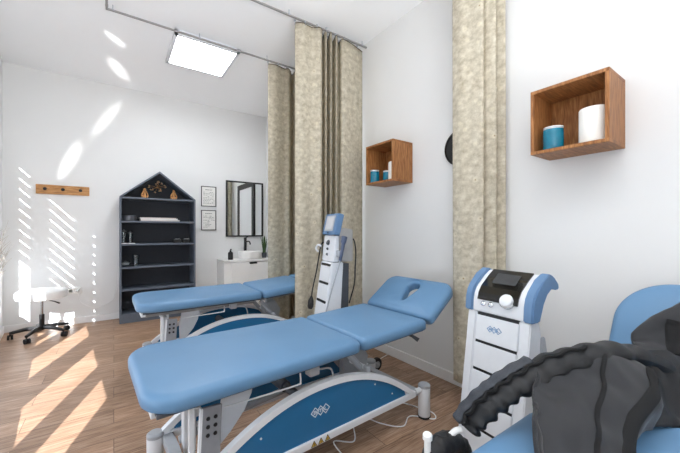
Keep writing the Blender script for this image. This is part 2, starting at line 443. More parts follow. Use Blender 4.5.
def figurine(x, y, z, label, flip):
    t = thing('figurine', label, 'figurine', (x, y, z), 'golden figurines under the gable')
    m = MB()
    m.lathe((x, y, z), [(.026, 0), (.028, .012), (.020, .04), (.015, .065), (.019, .085), (.009, .1)], 16)
    m.build('body', GOLD, t, True)
    MB().lathe((x, y-.012, z+.098), [(.004, 0), (.014, .006), (.017, .018), (.014, .03), (.006, .038), (.001, .04)], 14).build('head', GOLD, t, True)
    for s in (-1, 1):
        MB().tube(catmull([(x+s*.018, y, z+.086), (x+s*.034, y-.010, z+.058), (x+s*.036, y-.026, z+.04), (x+s*.012, y-.030, z+.105)], 4), [.008]*4+[.007]*4+[.0055]*5, 8).build('arm', GOLD, t, True)
        MB().tube(catmull([(x+s*.012, y, z+.016), (x+s*.034, y-.02, z+.03), (x+s*.02, y-.034, z+.008)], 4), .012, 8).build('leg', GOLD, t, True)
figurine(.345, 5.15, 1.651, 'golden seated figurine with raised arms, left of the gold leaf spray under the gable', 0)
figurine(.70, 5.15, 1.651, 'golden seated figurine with raised arms, right of the gold leaf spray under the gable', 1)
t = thing('leaf_spray', 'spray of golden leaves against the dark gable of the bookcase', 'decoration', (.51, 5.33, 1.80))
st = MB(); lf = []
rnd = random.Random(3)
cx, cz = .51, 1.835
PALEG = mat('pale_gold', (236, 198, 150), .4, .2, var=.2, scale=60)
for k in range(15):
    a = rnd.uniform(0, 2*PI); L = rnd.uniform(.05, .11)
    e = (cx+math.cos(a)*L*1.1, 5.345-rnd.uniform(0, .05), cz+math.sin(a)*L*.75)
    st.tube([(cx, 5.365, cz), ((cx+e[0])/2+.01, 5.35, (cz+e[2])/2+.008), e], .002, 6); lf.append(e)
st.tube([(cx, 5.375, cz), (cx, 5.355, cz)], .008, 8)
st.build('stem', GOLD, t)
for e in lf:
    lm = MB(); a = rnd.uniform(0, 2*PI); M = Matrix.Rotation(a, 3, 'Y') @ rotx(rnd.uniform(-.5, .5))
    pts = [Vector((math.cos(q*PI/5)*.016, (.004 if q % 5 else 0), math.sin(q*PI/5)*.010)) for q in range(10)]
    lm.add([Vector(e)+M @ p for p in pts]+[Vector(e)+M @ Vector((0, -.004, 0))], [[i, (i+1) % 10, 10] for i in range(10)])
    lm.build('leaf', PALEG, t, True, thick=.0015)

# things on the bookcase shelves
t = thing('bowl', 'black bowl at the left of the topmost full shelf, beside the paper stack', 'bowl', (.165, 5.17, 1.338))
MB().lathe((.165, 5.17, 1.338), [(.06, 0), (.072, .01), (.08, .05), (.082, .074), (.077, .074), (.074, .05), (.06, .014), (.001, .012)]).build('shell', mat('grey_bowl', (92, 95, 102), .4), t, True)
MB().lathe((.165, 5.17, 1.338), [(.080, .062), (.0845, .064), (.0845, .07), (.08, .072)]).build('rim', DGREY, t, True)
for i, (x, w, hgt, m, lb) in enumerate(((.530, .47, .020, PAPER2, 'lowest pinkish sheaf of papers in the stack on the top shelf'), (.520, .45, .018, PAPER, 'middle white folder in the paper stack on the top shelf'), (.50, .44, .012, PAPER2, 'uppermost thin folder in the paper stack on the top shelf'))):
    z0 = 1.338+(0, .020, .038)[i]
    t = thing('paper_sheaf', lb, 'papers', (x, 5.19, z0), 'papers stacked on the top shelf')
    box((x, 5.19, z0+hgt/2), (w, .24, hgt), rotz((.02, -.03, .04)[i]), bev=.002).build('sheets', m, t)
    box((x, 5.19, z0+hgt-.0006), (w+.004, .244, .0012), rotz((.02, -.03, .04)[i])).build('cover', PAPER, t)
def vessel(name, x, y, z, prof, label, cat='jar', mtl=CLEAR, wall=.004):
    inner = [(max(r-wall, .001), max(zz, wall)) for r, zz in reversed(prof)]
    o = MB().lathe((0, 0, 0), prof+inner).build(name, mtl, None, True); o.location = (x, y, z)
    return tag(o, label, cat)
tr = tag(box((0, 0, .004), (.17, .12, .008), bev=.003).build('tray', WHITEC), 'flat white tray under the tall glass jars on the second shelf', 'tray'); tr.location = (.15, 5.13, 1.035)
def capped_jar(x, y, r, h, label):
    t = thing('glass_jar', label, 'jar', (x, y, 1.043), 'tall glass jars on the white tray')
    MB().lathe((x, y, 1.043), [(r, 0), (r, h), (r-.004, h), (r-.004, .006), (.001, .006)]).build('glass_body', CLEAR, t, True)
    MB().lathe((x, y, 1.043), [(r+.001, h), (r+.002, h+.012), (r*.5, h+.016), (.012, h+.018), (.012, h+.03), (.001, h+.034)]).build('lid', DGREY, t, True)
capped_jar(.105, 5.14, .03, .15, 'tall lidded glass jar on the white tray, outermost left')
capped_jar(.180, 5.15, .03, .13, 'tall lidded glass jar on the white tray, second from the left side')
for x, lb, k in ((.745, 'small black box with pale lid, left of a pair on the second shelf', 0), (.865, 'small black box with pale lid, nearest the right side of the second shelf', 1)):
    t = thing('trinket_box', lb, 'box', (x, 5.14, 1.035), 'small boxes on the second shelf')
    box((x, 5.14, 1.035+.026), (.095, .09, .052), bev=.004).build('body', BLACK, t)
    box((x, 5.14, 1.035+.056), (.065, .06, .009), bev=.003).build('lid', CHROME, t)
t = thing('tealight_holder', 'round glass tealight holder with black wire handle on the third shelf', 'candle holder', (.128, 5.15, .733))
MB().lathe((.128, 5.15, .733), [(.02, 0), (.045, .014), (.055, .045), (.05, .068), (.046, .068), (.05, .045), (.04, .018), (.001, .008)]).build('glass_cup', CLEAR, t, True)
MB().lathe((.128, 5.15, .733), [(.036, .018), (.046, .05), (.001, .052)]).build('wax', WAX, t, True)
MB().tube([(.128+.056*math.cos(a), 5.15, .785+.085*math.sin(a)) for a in [PI*k/14 for k in range(15)]], .003, 6).build('wire_handle', BLACK, t, True)
r_ = MB(); r_.tube([(.128+.055*math.cos(2*PI*k/24), 5.15+.055*math.sin(2*PI*k/24), .785) for k in range(25)], .003, 6); r_.build('wire_ring', BLACK, t, True)
vessel('glass_vase', .245, 5.16, .733, [(.028, 0), (.034, .01), (.03, .05), (.036, .1), (.046, .15)], 'flared clear glass vase beside the tealight holder on the third shelf', 'vase')

# two framed sheets
def framed(z, label):
    t = thing('picture_frame', label, 'picture frame', (1.233, YB, z), 'framed certificates')
    w, hh, y = .226, .318, YB-.009
    f = MB()
    for s in (-1, 1):
        f.box((1.233+s*(w/2-.005), y, z), (.01, .018, hh)); f.box((1.233, y, z+s*(hh/2-.005)), (w-.02, .018, .01))
    f.build('frame', BLACK, t)
    box((1.233, y+.003, z), (w-.018, .004, hh-.018)).build('sheet', PAPER, t)
    ink = MB(); r = random.Random(int(z*100)); yy = y-.0005
    # heading in brushy strokes, too small in the photograph to read
    x = 1.233-.05
    pts = []
    for k in range(26): pts.append((x+k*.004, yy, z+.105+.009*math.sin(k*2.1)*(1.2 if k < 4 else .7)))
    ink.tube(pts, .0022, 5)
    for row in range(9):
        zz = z+.065-row*.022; xx = 1.233-.08
        while xx < 1.233+.075:
            L = r.uniform(.012, .034)
            if r.random() < .72: ink.box((xx+L/2, yy, zz), (L, .001, .0045))
            xx += L+.008
    ink.build('lettering', INK, t)
framed(1.752, 'upper of two black framed text sheets on the back wall beside the mirror')
framed(1.376, 'lower of two black framed text sheets on the back wall beside the mirror')
t = thing('mirror', 'rectangular mirror in thin black frame on the back wall above the basin', 'mirror', (1.814, YB, 1.11))
f = MB()
for s in (-1, 1): f.box((1.814+s*.304, YB-.015, 1.572), (.022, .03, .924)); f.box((1.814, YB-.015, 1.572+s*.451), (.586, .03, .022))
f.build('frame', BLACK, t); box((1.814, YB-.010, 1.572), (.59, .008, .884)).build('mirror_glass', MIRROR, t)

# vanity
vx0, vx1, vy0 = 1.355, 2.185, 4.97
t = thing('vanity_cabinet', 'white washstand cabinet with a wide drawer under the round basin', 'cabinet', (1.74, 5.385, 0))
box(((vx0+vx1)/2, (vy0+5.385)/2+.01, .385), (vx1-vx0-.01, 5.375-vy0-.01, .67), bev=.002).build('body', WHITEC, t)
box(((vx0+vx1)/2, 5.18, .025), (vx1-vx0-.06, .36, .05)).build('plinth', WHITEC, t)
box(((vx0+vx1)/2, (vy0-.01+5.385)/2, .742), (vx1-vx0, 5.385-vy0+.01, .03), bev=.003).build('countertop', WHITEC, t)
for z, hh in ((.545, .34), (.21, .30)):
    d = box(((vx0+vx1)/2+.05, vy0+.002, z), (vx1-vx0-.12, .018, hh), bev=.002).build('drawer', WHITEC, t)
    h = MB(); h.box((1.80, vy0-.014, z+hh/2-.004), (.12, .03, .008)); h.box((1.80, vy0-.026, z+hh/2-.013), (.12, .006, .022)); h.build('handle', BLACK, d)
CT = .757
t = thing('wash_basin', 'round white vessel basin on the white washstand top', 'basin', (1.81, 5.13, CT))
MB().lathe((1.81, 5.13, CT), [(.15, 0), (.172, .012), (.182, .06), (.184, .118), (.178, .122), (.172, .118), (.165, .06), (.13, .02), (.02, .014)], 48).build('bowl', WHITEC, t, True)
MB().lathe((1.81, 5.13, CT), [(.024, .013), (.024, .018), (.001, .02)], 20).build('drain', CHROME, t, True)
t = thing('faucet', 'tall matte black faucet with curved spout behind the round basin', 'faucet', (1.80, 5.335, CT))
MB().lathe((1.80, 5.335, CT), [(.028, 0), (.028, .008), (.022, .01), (.022, .3), (.024, .302), (.024, .34), (.001, .342)]).build('column', BLACK, t, True)
MB().tube(catmull([(1.80, 5.335, CT+.25), (1.815, 5.29, CT+.275), (1.83, 5.23, CT+.275), (1.835, 5.20, CT+.25), (1.836, 5.197, CT+.225)], 6), .011, 12).build('spout', BLACK, t, True)
MB().cyl((1.80, 5.335, CT+.335), (1.845, 5.31, CT+.36), .006, 8).build('lever', BLACK, t)
t = thing('soap_dispenser', 'black pump soap bottle left of the round basin', 'soap dispenser', (1.495, 5.12, CT))
MB().lathe((1.495, 5.12, CT), [(.036, 0), (.038, .006), (.038, .1), (.03, .118), (.014, .124), (.014, .13)]).build('bottle', BLACK, t, True)
p = MB(); p.lathe((1.495, 5.12, CT), [(.016, .13), (.016, .142), (.006, .144), (.006, .165), (.001, .166)], 16); p.tube([(1.495, 5.12, CT+.163), (1.495, 5.09, CT+.166), (1.495, 5.075, CT+.158)], .006, 8)
p.build('pump', BLACK, t, True)
t = thing('potted_plant', 'upright dark green plant in a small pot right of the round basin', 'plant', (2.075, 5.19, CT))
MB().lathe((2.075, 5.19, CT), [(.034, 0), (.042, .07), (.044, .085), (.038, .085), (.034, .07), (.001, .07)]).build('pot', DGREY, t, True)
r = random.Random(5); lv = MB()
for k in range(46):
    a = r.uniform(0, 2*PI); l = r.uniform(.16, .31); sp = r.uniform(.0, .05); w = r.uniform(.004, .008)
    b = Vector((2.075+.02*math.cos(a), 5.19+.02*math.sin(a), CT+.07)); q = a+PI/2
    vs = []
    for i in range(5):
        u = i/4; c = b+Vector((math.cos(a)*sp*u*u*1.3, math.sin(a)*sp*u*u*1.3, l*u)); ww = w*(1-.85*u*u)
        vs += [c+Vector((math.cos(q), math.sin(q), 0))*ww, c-Vector((math.cos(q), math.sin(q), 0))*ww]
    lv.add(vs, [[2*i, 2*i+1, 2*i+3, 2*i+2] for i in range(4)])
lv.build('foliage', LEAF, t, True, thick=.001)

# socket with a plug and its cable
t = thing('wall_socket', 'white double wall socket with plug low on the back wall beside the stool', 'wall socket', (-.42, YB, .42))
box((-.42, YB-.006, .43), (.15, .012, .08), bev=.003).build('plate', WHITEC, t)
for x in (-.455, -.385): MB().lathe((x, YB-.012, .43), [(.024, 0), (.024, .004), (.019, .004), (.018, -.002), (.001, -.002)], 20, rotx(PI/2)).build('outlet', WHITEC, t, True)
t2 = thing('power_plug', 'white plug in the socket with a thin cable trailing to the bookcase', 'plug', (-.385, YB-.014, .43))
MB().lathe((-.385, YB-.017, .43), [(.017, 0), (.018, .02), (.012, .034), (.006, .05), (.001, .051)], 14, rotx(PI/2)).build('plug_body', WHITEC, t2, True)
MB().tube(catmull([(-.385, 5.335, .43), (-.37, 5.325, .38), (-.34, 5.36, .27), (-.2, 5.375, .19), (-.03, 5.375, .26), (.03, 5.372, .4), (.045, 5.372, .62)], 8), .003, 6).build('cable', TRIMW, t2, True)

# ------------------------------------------------------------------ stool
sx_, sy_ = -.675, 4.99
t = thing('stool', 'white round swivel stool on a five-armed black castor base in the sun', 'stool', (sx_, sy_, 0))
MB().lathe((sx_, sy_, 0), [(.10, .425), (.2, .428), (.222, .44), (.23, .475), (.226, .512), (.21, .528), (.15, .532), (.05, .53), (.001, .53)], 40).build('seat', WHITEC, t, True)
MB().lathe((sx_, sy_, 0), [(.024, .08), (.024, .25), (.016, .252), (.015, .255)], 20).build('column', BLACK, t, True)
MB().lathe((sx_, sy_, 0), [(.013, .25), (.013, .42), (.05, .425)], 20).build('gas_lift', CHROME, t, True)
MB().tube([(sx_+.02, sy_-.02, .418), (sx_+.12, sy_-.12, .405), (sx_+.17, sy_-.16, .385)], [.005, .006, .009], 8).build('lever', BLACK, t, True)
MB().lathe((sx_, sy_, 0), [(.036, .075), (.042, .085), (.042, .115), (.03, .122)], 20).build('hub', BLACK, t, True)
for k in range(5):
    a = math.radians(250+72*k); c, s = math.cos(a), math.sin(a)
    MB().tube([(sx_+.02*c, sy_+.02*s, .1), (sx_+.14*c, sy_+.14*s, .098), (sx_+.265*c, sy_+.265*s, .075)], [.026, .021, .016], 10).build('leg', BLACK, t, True)
    ca = MB(); x, y = sx_+.262*c, sy_+.262*s
    ca.cyl((x, y, .04), (x, y, .075), .006, 8); b = a+.9+k
    for q in (-1, 1):
        ox, oy = -math.sin(b)*.014*q, math.cos(b)*.014*q
        ca.cyl((x+ox*.4+.012*math.cos(b), y+oy*.4+.012*math.sin(b), .027), (x+ox*1.7+.012*math.cos(b), y+oy*1.7+.012*math.sin(b), .027), .027, 18)
    ca.build('caster', RUBBER, t, True)

# dry twigs by the window wall: their tips reach into view at the far left
t = thing('twig_vase', 'dry pale twigs in a vase by the window, tips showing at the left edge', 'dried twigs', (-.895, 4.20, 0))
MB().lathe((-.895, 4.20, 0), [(.036, 0), (.038, .05), (.038, .25), (.03, .42), (.026, .5), (.03, .54), (.025, .54), (.02, .48), (.001, .46)]).build('vase', WHITEC, t, True)
r = random.Random(11); tw = MB()
for k in range(16):
    a = r.uniform(0, 2*PI); L = r.uniform(.5, .85); sp = r.uniform(.05, .2)
    pts = [Vector((-.895+.012*math.cos(a), 4.2+.012*math.sin(a), .5))]
    for i in range(1, 6):
        u = i/5; pts.append(Vector((-.895+math.cos(a)*sp*u*u*.5+r.uniform(-.012, .012), 4.2+(math.sin(a)*sp+.22)*u*u+r.uniform(-.012, .012), .5+L*u)))
    pts = [Vector((max(p.x, X0L+ML*(YB-p.y)+.03), p.y, p.z)) for p in pts]
    tw.tube(pts, [.003, .0028, .0025, .002, .0016, .001], 5)
    for i in (2, 3, 4):
        for q in range(2):
            b = r.uniform(0, 2*PI); e = pts[i]+Vector((math.cos(b)*.07, math.sin(b)*.07, r.uniform(.05, .12)))
            e.x = max(e.x, X0L+ML*(YB-e.y)+.03)
            tw.tube([pts[i], (pts[i]+e)/2+Vector((0, 0, .012)), e], [.0016, .0013, .0008], 4)
tw.build('twigs', TWIG, t)

# ------------------------------------------------------------------ emblem: three linked diamonds with a sign in each
def emblem(name, mtl, parent, F, size, off=.0012):
    """F(u, v, w): plane coordinates to world, w along the outward normal"""
    mb = MB(); s = size; wd = s*.13
    def seg(p, q, w=wd):
        p, q = Vector(p), Vector(q); d = (q-p).normalized(); n = Vector((-d.y, d.x))*w/2
        pl = [p+n-d*w/2, q+n+d*w/2, q-n+d*w/2, p-n-d*w/2]
        mb.prism([(x.x, x.y) for x in pl], lambda a, b: F(a, b, 0), lambda a, b: F(a, b, off))
    for k in (-1, 0, 1):
        cx = k*s*1.12
        pts = [(cx-s*.8, 0), (cx, s*.8), (cx+s*.8, 0), (cx, -s*.8)]
        for i in range(4): seg(pts[i], pts[(i+1) % 4])
        w = wd*.8; a = s*.24
        if k == -1:
            for p, q in (((-a, -a), (-a, a)), ((-a, a), (a*.6, a)), ((-a, 0), (a*.8, 0)), ((-a, -a), (a*.6, -a)), ((a*.7, a), (a*.7, 0)), ((a*.9, 0), (a*.9, -a))): seg((cx+p[0], p[1]), (cx+q[0], q[1]), w)
        elif k == 0:
            for p, q in (((-a, a), (a, a)), ((0, a), (0, -a))): seg((cx+p[0], p[1]), (cx+q[0], q[1]), w)
        else:
            for p, q in (((-a*.7, a), (-a*.7, -a)), ((-a*.7, -a), (a, -a))): seg((cx+p[0], p[1]), (cx+q[0], q[1]), w)
    return mb.build(name, mtl, parent)

# ------------------------------------------------------------------ treatment tables
def rr(x, y, hx, hy, rad):
    r = rad[(0 if y > 0 else 1) if x > 0 else (2 if y > 0 else 3)]
    qx, qy = abs(x)-hx+r, abs(y)-hy+r
    return min(max(qx, qy), 0)+math.hypot(max(qx, 0), max(qy, 0))-r
def capsule(x, y, a, r):      # a slot that widens towards the end of the table
    q = max(-a, min(a, x))
    return math.hypot(x-q, y)-r*(.8+.4*q/a)
def raycast(sdf, c, ang, level, tmax):
    lo, hi = 0., tmax
    for _ in range(34):
        m = (lo+hi)/2
        if sdf(c[0]+m*math.cos(ang), c[1]+m*math.sin(ang)) < level: lo = m
        else: hi = m
    return (c[0]+lo*math.cos(ang), c[1]+lo*math.sin(ang))
def cushion(L, W, T, rad, mapf, hole=None, N=144, crown=.012):
    c = hole[0] if hole else (0., 0.)
    out = lambda x, y: rr(x, y, L/2, W/2, rad)
    # even spacing round the outline rather than even angles
    dense = [raycast(out, c, 2*PI*k/1440, 0, 3) for k in range(1440)]
    acc = [0]
    for k in range(1440): acc.append(acc[-1]+math.dist(dense[k], dense[(k+1) % 1440]))
    angs, j = [], 0
    for k in range(N):
        tgt = acc[-1]*k/N
        while acc[j+1] < tgt: j += 1
        angs.append(2*PI*(j+(tgt-acc[j])/max(1e-9, acc[j+1]-acc[j]))/1440)
    R = min(.03, T*.5); rings = []
    def ring(d, t): rings.append([(*raycast(out, c, a, -d, 3), t) for a in angs])
    ring(.03, 0); ring(.008, .001); ring(.001, .008); ring(0, T-R-.003)
    for q in range(1, 7):
        a = q/6*PI/2; ring(R*(1-math.cos(a)), T-R+R*math.sin(a))
    edge = [(p[0], p[1]) for p in rings[-1]]
    if hole:
        hs = lambda x, y: capsule(x-c[0], y-c[1], hole[1], hole[2])
        hin = [raycast(hs, c, a, 0, 1) for a in angs]; hou = [raycast(hs, c, a, .02, 1) for a in angs]
        for u in (.15, .35, .6, .85, 1.): rings.append([(e[0]+(h[0]-e[0])*u, e[1]+(h[1]-e[1])*u, T+crown*math.sin(PI*u)) for e, h in zip(edge, hou)])
        for q in range(1, 5):
            a = q/4*PI/2; s = math.sin(a); rings.append([(o[0]+(i[0]-o[0])*s, o[1]+(i[1]-o[1])*s, T-.02*(1-math.cos(a))) for o, i in zip(hou, hin)])
        rings.append([(i[0], i[1], 0) for i in hin])
    else:
        for u in (.12, .3, .5, .7, .88): rings.append([(e[0]+(c[0]-e[0])*u, e[1]+(c[1]-e[1])*u, T+crown*math.sin(PI/2*min(1, u*1.6))) for e in edge])
        rings.append([(e[0]+(c[0]-e[0])*.99, e[1]+(c[1]-e[1])*.99, T+crown) for e in edge])
    vs = [Vector(mapf(*p)) for r_ in rings for p in r_]; fs = []
    for i in range(len(rings)-1):
        for k in range(N): fs.append([i*N+k, i*N+(k+1) % N, (i+1)*N+(k+1) % N, (i+1)*N+k])
    if hole:
        m = len(rings)-1
        for k in range(N): fs.append([m*N+k, m*N+(k+1) % N, (k+1) % N, k])
    else:
        fs.append(list(range(N-1, -1, -1))); fs.append([(len(rings)-1)*N+k for k in range(N)])
    return MB().add(vs, fs)

def make_table(x0, yc, zt, mid_tilt, head_tilt, label, W=.64, shear=.03, L1=.965, L2=.53, L3=.325, turn=0., taper=0., rise=0., R3=.09):
    t = thing('treatment_table', label, 'treatment table', (x0+.8, yc, 0), 'blue treatment tables')
    t.rotation_euler = (0, 0, math.radians(turn))
    T = .066; zb = zt-T
    def flat(xs, L):
        def f(x, y, h):
            X = xs+L/2+x; u = max(0., min(1., (X-x0)/L1))
            return (X+shear*y*u, yc+y*(1+taper*(1-u)), zb+h+rise*(1-u))
        return f
    def tilted(xh, zh, L, ang):
        ca, sa = math.cos(ang), math.sin(ang)
        def f(x, y, h):
            a = x+L/2; hh = h-T      # pivot on the upper edge so that the seam stays closed
            return (xh+a*ca-hh*sa+shear*y, yc+y, zh+a*sa+hh*ca)
        return f
    R1 = [.03, .03, .13, .13]
    cushion(L1, W, T, R1, flat(x0, L1)).build('leg_cushion', VINYL, t, True, 60)
    xs = x0+L1+.008
    cushion(L2, W, T, [.03]*4, tilted(xs, zt, L2, mid_tilt)).build('seat_cushion', VINYL, t, True, 60)
    xh, zh = xs+(L2+.008)*math.cos(mid_tilt), zt+(L2+.008)*math.sin(mid_tilt)
    cushion(L3, W, T, [R3, R3, .03, .03], tilted(xh, zh, L3, head_tilt), ((.01, 0), .055, .046)).build('head_cushion', VINYL, t, True, 60)
    # support boards below the cushions
    F1, F2, F3 = flat(x0, L1), tilted(xs, zt, L2, mid_tilt), tilted(xh, zh, L3, head_tilt)
    def board(F, hx0, hx1, hy, h0, h1):
        vs = [F(x, y, h) for h in (h0, h1) for x, y in ((hx0, -hy), (hx1, -hy), (hx1, hy), (hx0, hy))]
        return MB().add(vs, [[3, 2, 1, 0], [4, 5, 6, 7], [0, 1, 5, 4], [1, 2, 6, 5], [2, 3, 7, 6], [3, 0, 4, 7]])
    for F, L in ((F1, L1), (F2, L2)): board(F, -L/2+.04, L/2-.01, W/2-.03, -.012, .002).build('base_board', DGREY, t)
    board(F3, -L3/2+.02, -.11, W/2-.08, -.012, .002).build('base_board', DGREY, t)
    # lengthwise rails under the leg section, and a tie at its end
    for s in (-1, 1):
        board(F1, -L1/2+.03, L1/2-.01, .02, -.052, -.012)
        MB().box((x0+L1/2+.01, yc+s*.18, zb-.034), (L1-.1, .03, .04), bev=.003).build('top_rail', RAILM, t)
        a = F2(-L2/2+.02, s*.18, -.03); b = F2(L2/2-.02, s*.18, -.03)
        MB().tube([a, b], .016, 8).build('seat_rail', GREYM, t)
    MB().box((x0+.045, yc, zb-.02), (.03, W-.12, .03), bev=.003).build('end_bar', WHITEM, t)
    # feet, cross bars
    FX = (.118, 1.568)
    for fx in FX:
        for s in (-1, 1):
            x, y = x0+fx, yc+s*.25
            ft = MB().lathe((x, y, 0), [(.036, .012), (.038, .016), (.038, .20), (.034, .212), (.001, .214)], 28).build('foot', WHITEM, t, True)
            lab(MB().lathe((x, y, 0), [(.034, 0), (.040, .004), (.040, .014), (.036, .016)], 28).build('foot_pad', RUBBER, ft, True), 'black rubber foot ring')
            lab(MB().lathe((x, y, 0), [(.0385, .196), (.0385, .21), (.03, .217), (.001, .218)], 28).build('foot_cap', GREYM, ft, True), 'grey foot cap')
    for fx, w in ((.17, .035), (1.49, .035)):
        MB().box((x0+fx, yc, .178), (.05, .50, .04), bev=.004).build('cross_bar', GREYM, t)
        for s in (-1, 1):
            MB().tube([(x0+fx, yc+s*.24, .185), (x0+(.118 if fx < 1 else 1.568), yc+s*.25, .185)], .016, 10).build('foot_bracket', WHITEM, t)
    # arched side panels
    cx, HWd, zb0, rise = x0+.79, .665, .20, .26
    def arch(u, shr): # u in -1..1
        return (cx+u*(HWd-shr), zb0+(rise-shr*.6)*(1-abs(u)**2.15))
    n = 40
    for s in (-1, 1):
        yp = yc+s*.25
        outer = [arch(-1+2*k/n, 0) for k in range(n+1)]; inner = []
        for k, (x, z) in enumerate(outer):
            x1, z1 = outer[max(0, k-1)]; x2, z2 = outer[min(n, k+1)]
            d = Vector((x2-x1, z2-z1)).normalized(); inner.append((x+d.y*.030, z-d.x*.030))
        f0 = lambda x, z: Vector((x, yp-.016, z)); f1 = lambda x, z: Vector((x, yp+.016, z))
        pan = MB()
        poly = [p for p in inner if p[1] > zb0+.005]
        poly = [(poly[0][0]-.01, zb0)]+poly+[(poly[-1][0]+.01, zb0)]
        pan.prism(poly, lambda x, z: Vector((x, yp-.006, z)), lambda x, z: Vector((x, yp+.006, z)))
        pan = pan.build('side_panel', BLUEP, t); lab(pan, 'blue arched side panel')
        fr = MB(); fr.ribbon(outer, inner, f0, f1)
        fr.build('arch_frame', WHITEM, pan)
        MB().box((cx, yp, zb0-.014), (2*HWd+.02, .034, .036), bev=.003).build('bottom_rail', WHITEM, pan)
        if s < 0:
            emblem('emblem', mat('white_print', (225, 235, 242), .5), pan, lambda u, v, w: Vector((cx-.04+u, yp-.0065-w, .326+v)), .028)
            w3 = MB(); k3 = MB(); ex = MB()
            for q in range(3):
                bx = cx-.085+q*.040
                F = lambda o: (lambda a, b: Vector((bx+a, yp-.0175-o, zb0-.014+b)))
                k3.prism([(-.017, -.013), (.017, -.013), (0, .016)], F(0), F(.001))
                w3.prism([(-.012, -.0105), (.012, -.0105), (0, .0105)], F(.001), F(.0015))
                ex.box((bx, yp-.0195, zb0-.014-.001), (.0028, .0008, .009)); ex.box((bx, yp-.0195, zb0-.014-.008), (.0028, .0008, .0025))
            k3.build('warning_border', BLACK, pan); w3.build('warning_sign', YELLOW, pan); ex.build('warning_mark', BLACK, pan)
            for bx, bz in ((cx-.35, .31), (cx+.33, .345), (cx+.47, .25)):
                sc_ = MB().lathe((bx, yp-.006, bz), [(.005, 0), (.004, .003), (.001, .004)], 10, rotx(PI/2))
                sc_.build('screw', WHITEM, pan)
    # lift column, arms and motor
    MB().box((x0+.235, yc+.10, (.16+zb-.05)/2), (.055, .05, zb-.05-.16), bev=.004).build('lift_column', WHITEM, t)
    MB().box((x0+1.20, yc+.10, (.2+zb-.08)/2), (.08, .04, zb-.08-.2), bev=.004).build('lift_column', GREYM, t)
    for s in (-1, 1):
        MB().tube([(x0+1.45, yc+s*.16, .20), (x0+1.2, yc+s*.16, .30), (x0+1.0, yc+s*.16, zb-.05)], [.022, .02, .018], 8).build('lift_arm', GREYM, t)
        MB().tube([(x0+.20, yc+s*.14, .20), (x0+.45, yc+s*.14, .24), (x0+.80, yc+s*.14, .27)], .018, 8).build('lift_arm', GREYM, t)
    MB().prism([(1.06, .32), (1.22, .28), (1.25, .42), (1.19, .51), (1.05, .49)], lambda x, z: Vector((x0+x, yc-.06, z)), lambda x, z: Vector((x0+x, yc-.045, z))).build('hinge_plate', GREYM, t)
    MB().cyl((x0+1.11, yc-.205, .418), (x0+1.11, yc+.10, .418), .014, 14).build('foot_bar', WHITEM, t)
    MB().box((x0+1.11, yc-.2, .412), (.034, .03, .045), bev=.006).build('bar_bracket', GREYM, t)
    MB().lathe((x0+.70, yc, .36), [(.03, -.16), (.03, .0), (.022, .002), (.022, .16)], 18, rotx(PI/2) @ rotz(0)).build('motor', DGREY, t, True)
    MB().prism([(.31, .42), (.33, .53), (.47, .53), (.455, .45), (.42, .38), (.36, .31), (.315, .27)], lambda x, z: Vector((x0+x, yc-.12, z)), lambda x, z: Vector((x0+x, yc-.112, z))).build('cover_sheet', WHITEM, t)
    MB().tube([(x0+.18, yc-.06, zb-.06), (x0+.20, yc-.19, zb-.09)], .02, 14).build('end_tube', WHITEM, t)
    MB().box((x0+.175, yc-.20, (.17+zb-.06)/2), (.022, .022, zb-.23), bev=.003).build('end_post', WHITEM, t)
    HCM = mat('control_grey', (132, 134, 140), .5)
    hc = MB().box((x0+.232, yc-.255, .405), (.075, .018, .22), rotx(-.12) @ roty(.08), bev=.004).build('hand_control', HCM, t)
    bt = MB()
    for r_ in range(3):
        for q in (-1, 1): bt.lathe((x0+.232+q*.014+.06*(.06-r_*.03), yc-.2655+(.06-r_*.03)*.12, .405+.07-r_*.03), [(.008, 0), (.007, .003), (.001, .004)], 12, rotx(PI/2))
    lab(bt.build('buttons', BLACK, hc, True), 'black round buttons')
    MB().box((x0+.192, yc-.252, .405), (.008, .022, .22), rotx(-.12) @ roty(.08)).build('control_edge', WHITEM, hc)
    MB().tube(catmull([(x0+.3, yc-.2, zb-.10), (x0+.45, yc-.24, zb-.085), (x0+.62, yc-.26, zb-.078), (x0+.635, yc-.26, zb-.07), (x0+.636, yc-.255, zb-.03)], 5), .004, 6).build('trigger_rod', WHITEM, t, True)
    MB().box((x0+.72, yc-.23, zb-.045), (.055, .05, .045), bev=.005).build('junction_box', GREYM, t)
    MB().tube(catmull([(x0+.75, yc-.23, zb-.05), (x0+.83, yc-.24, zb-.07), (x0+.86, yc-.2, zb-.2), (x0+.84, yc-.1, zb-.26)], 6), .005, 6).build('wire', GREYM, t, True)
    lv = MB(); lv.tube([F2(L2/2-.10, -.18, -.02), F2(L2/2-.075, -.24, -.04), F2(L2/2-.06, -.275, -.06)], [.010, .010, .014], 8); lv.build('head_lever', DGREY, t, True)
    # swivel wheel on the far cross bar
    wx, wy, wz = x0+1.645, yc+.265, .155
    wh = MB().lathe((wx, wy, wz), [(.02, -.014), (.046, -.014), (.052, -.008), (.052, .008), (.046, .014), (.02, .014)], 28, rotx(PI/2)).build('wheel', RUBBER, t, True)
    MB().lathe((wx, wy, wz), [(.026, -.016), (.026, .016)], 20, rotx(PI/2)).build('wheel_hub', GREYM, wh, True)
    MB().tube([(wx, wy-.02, wz), (wx-.05, wy-.02, wz+.035), (x0+1.50, yc+.235, .185)], .011, 8).build('wheel_fork', GREYM, t)
    return t
make_table(.062, 1.605, .634, math.radians(1.6), math.radians(34), 'central blue treatment table with emblem on its arched side panel, head end raised', turn=3.2, W=.61, taper=.11, rise=.0, L1=.99, L2=.545, L3=.355)
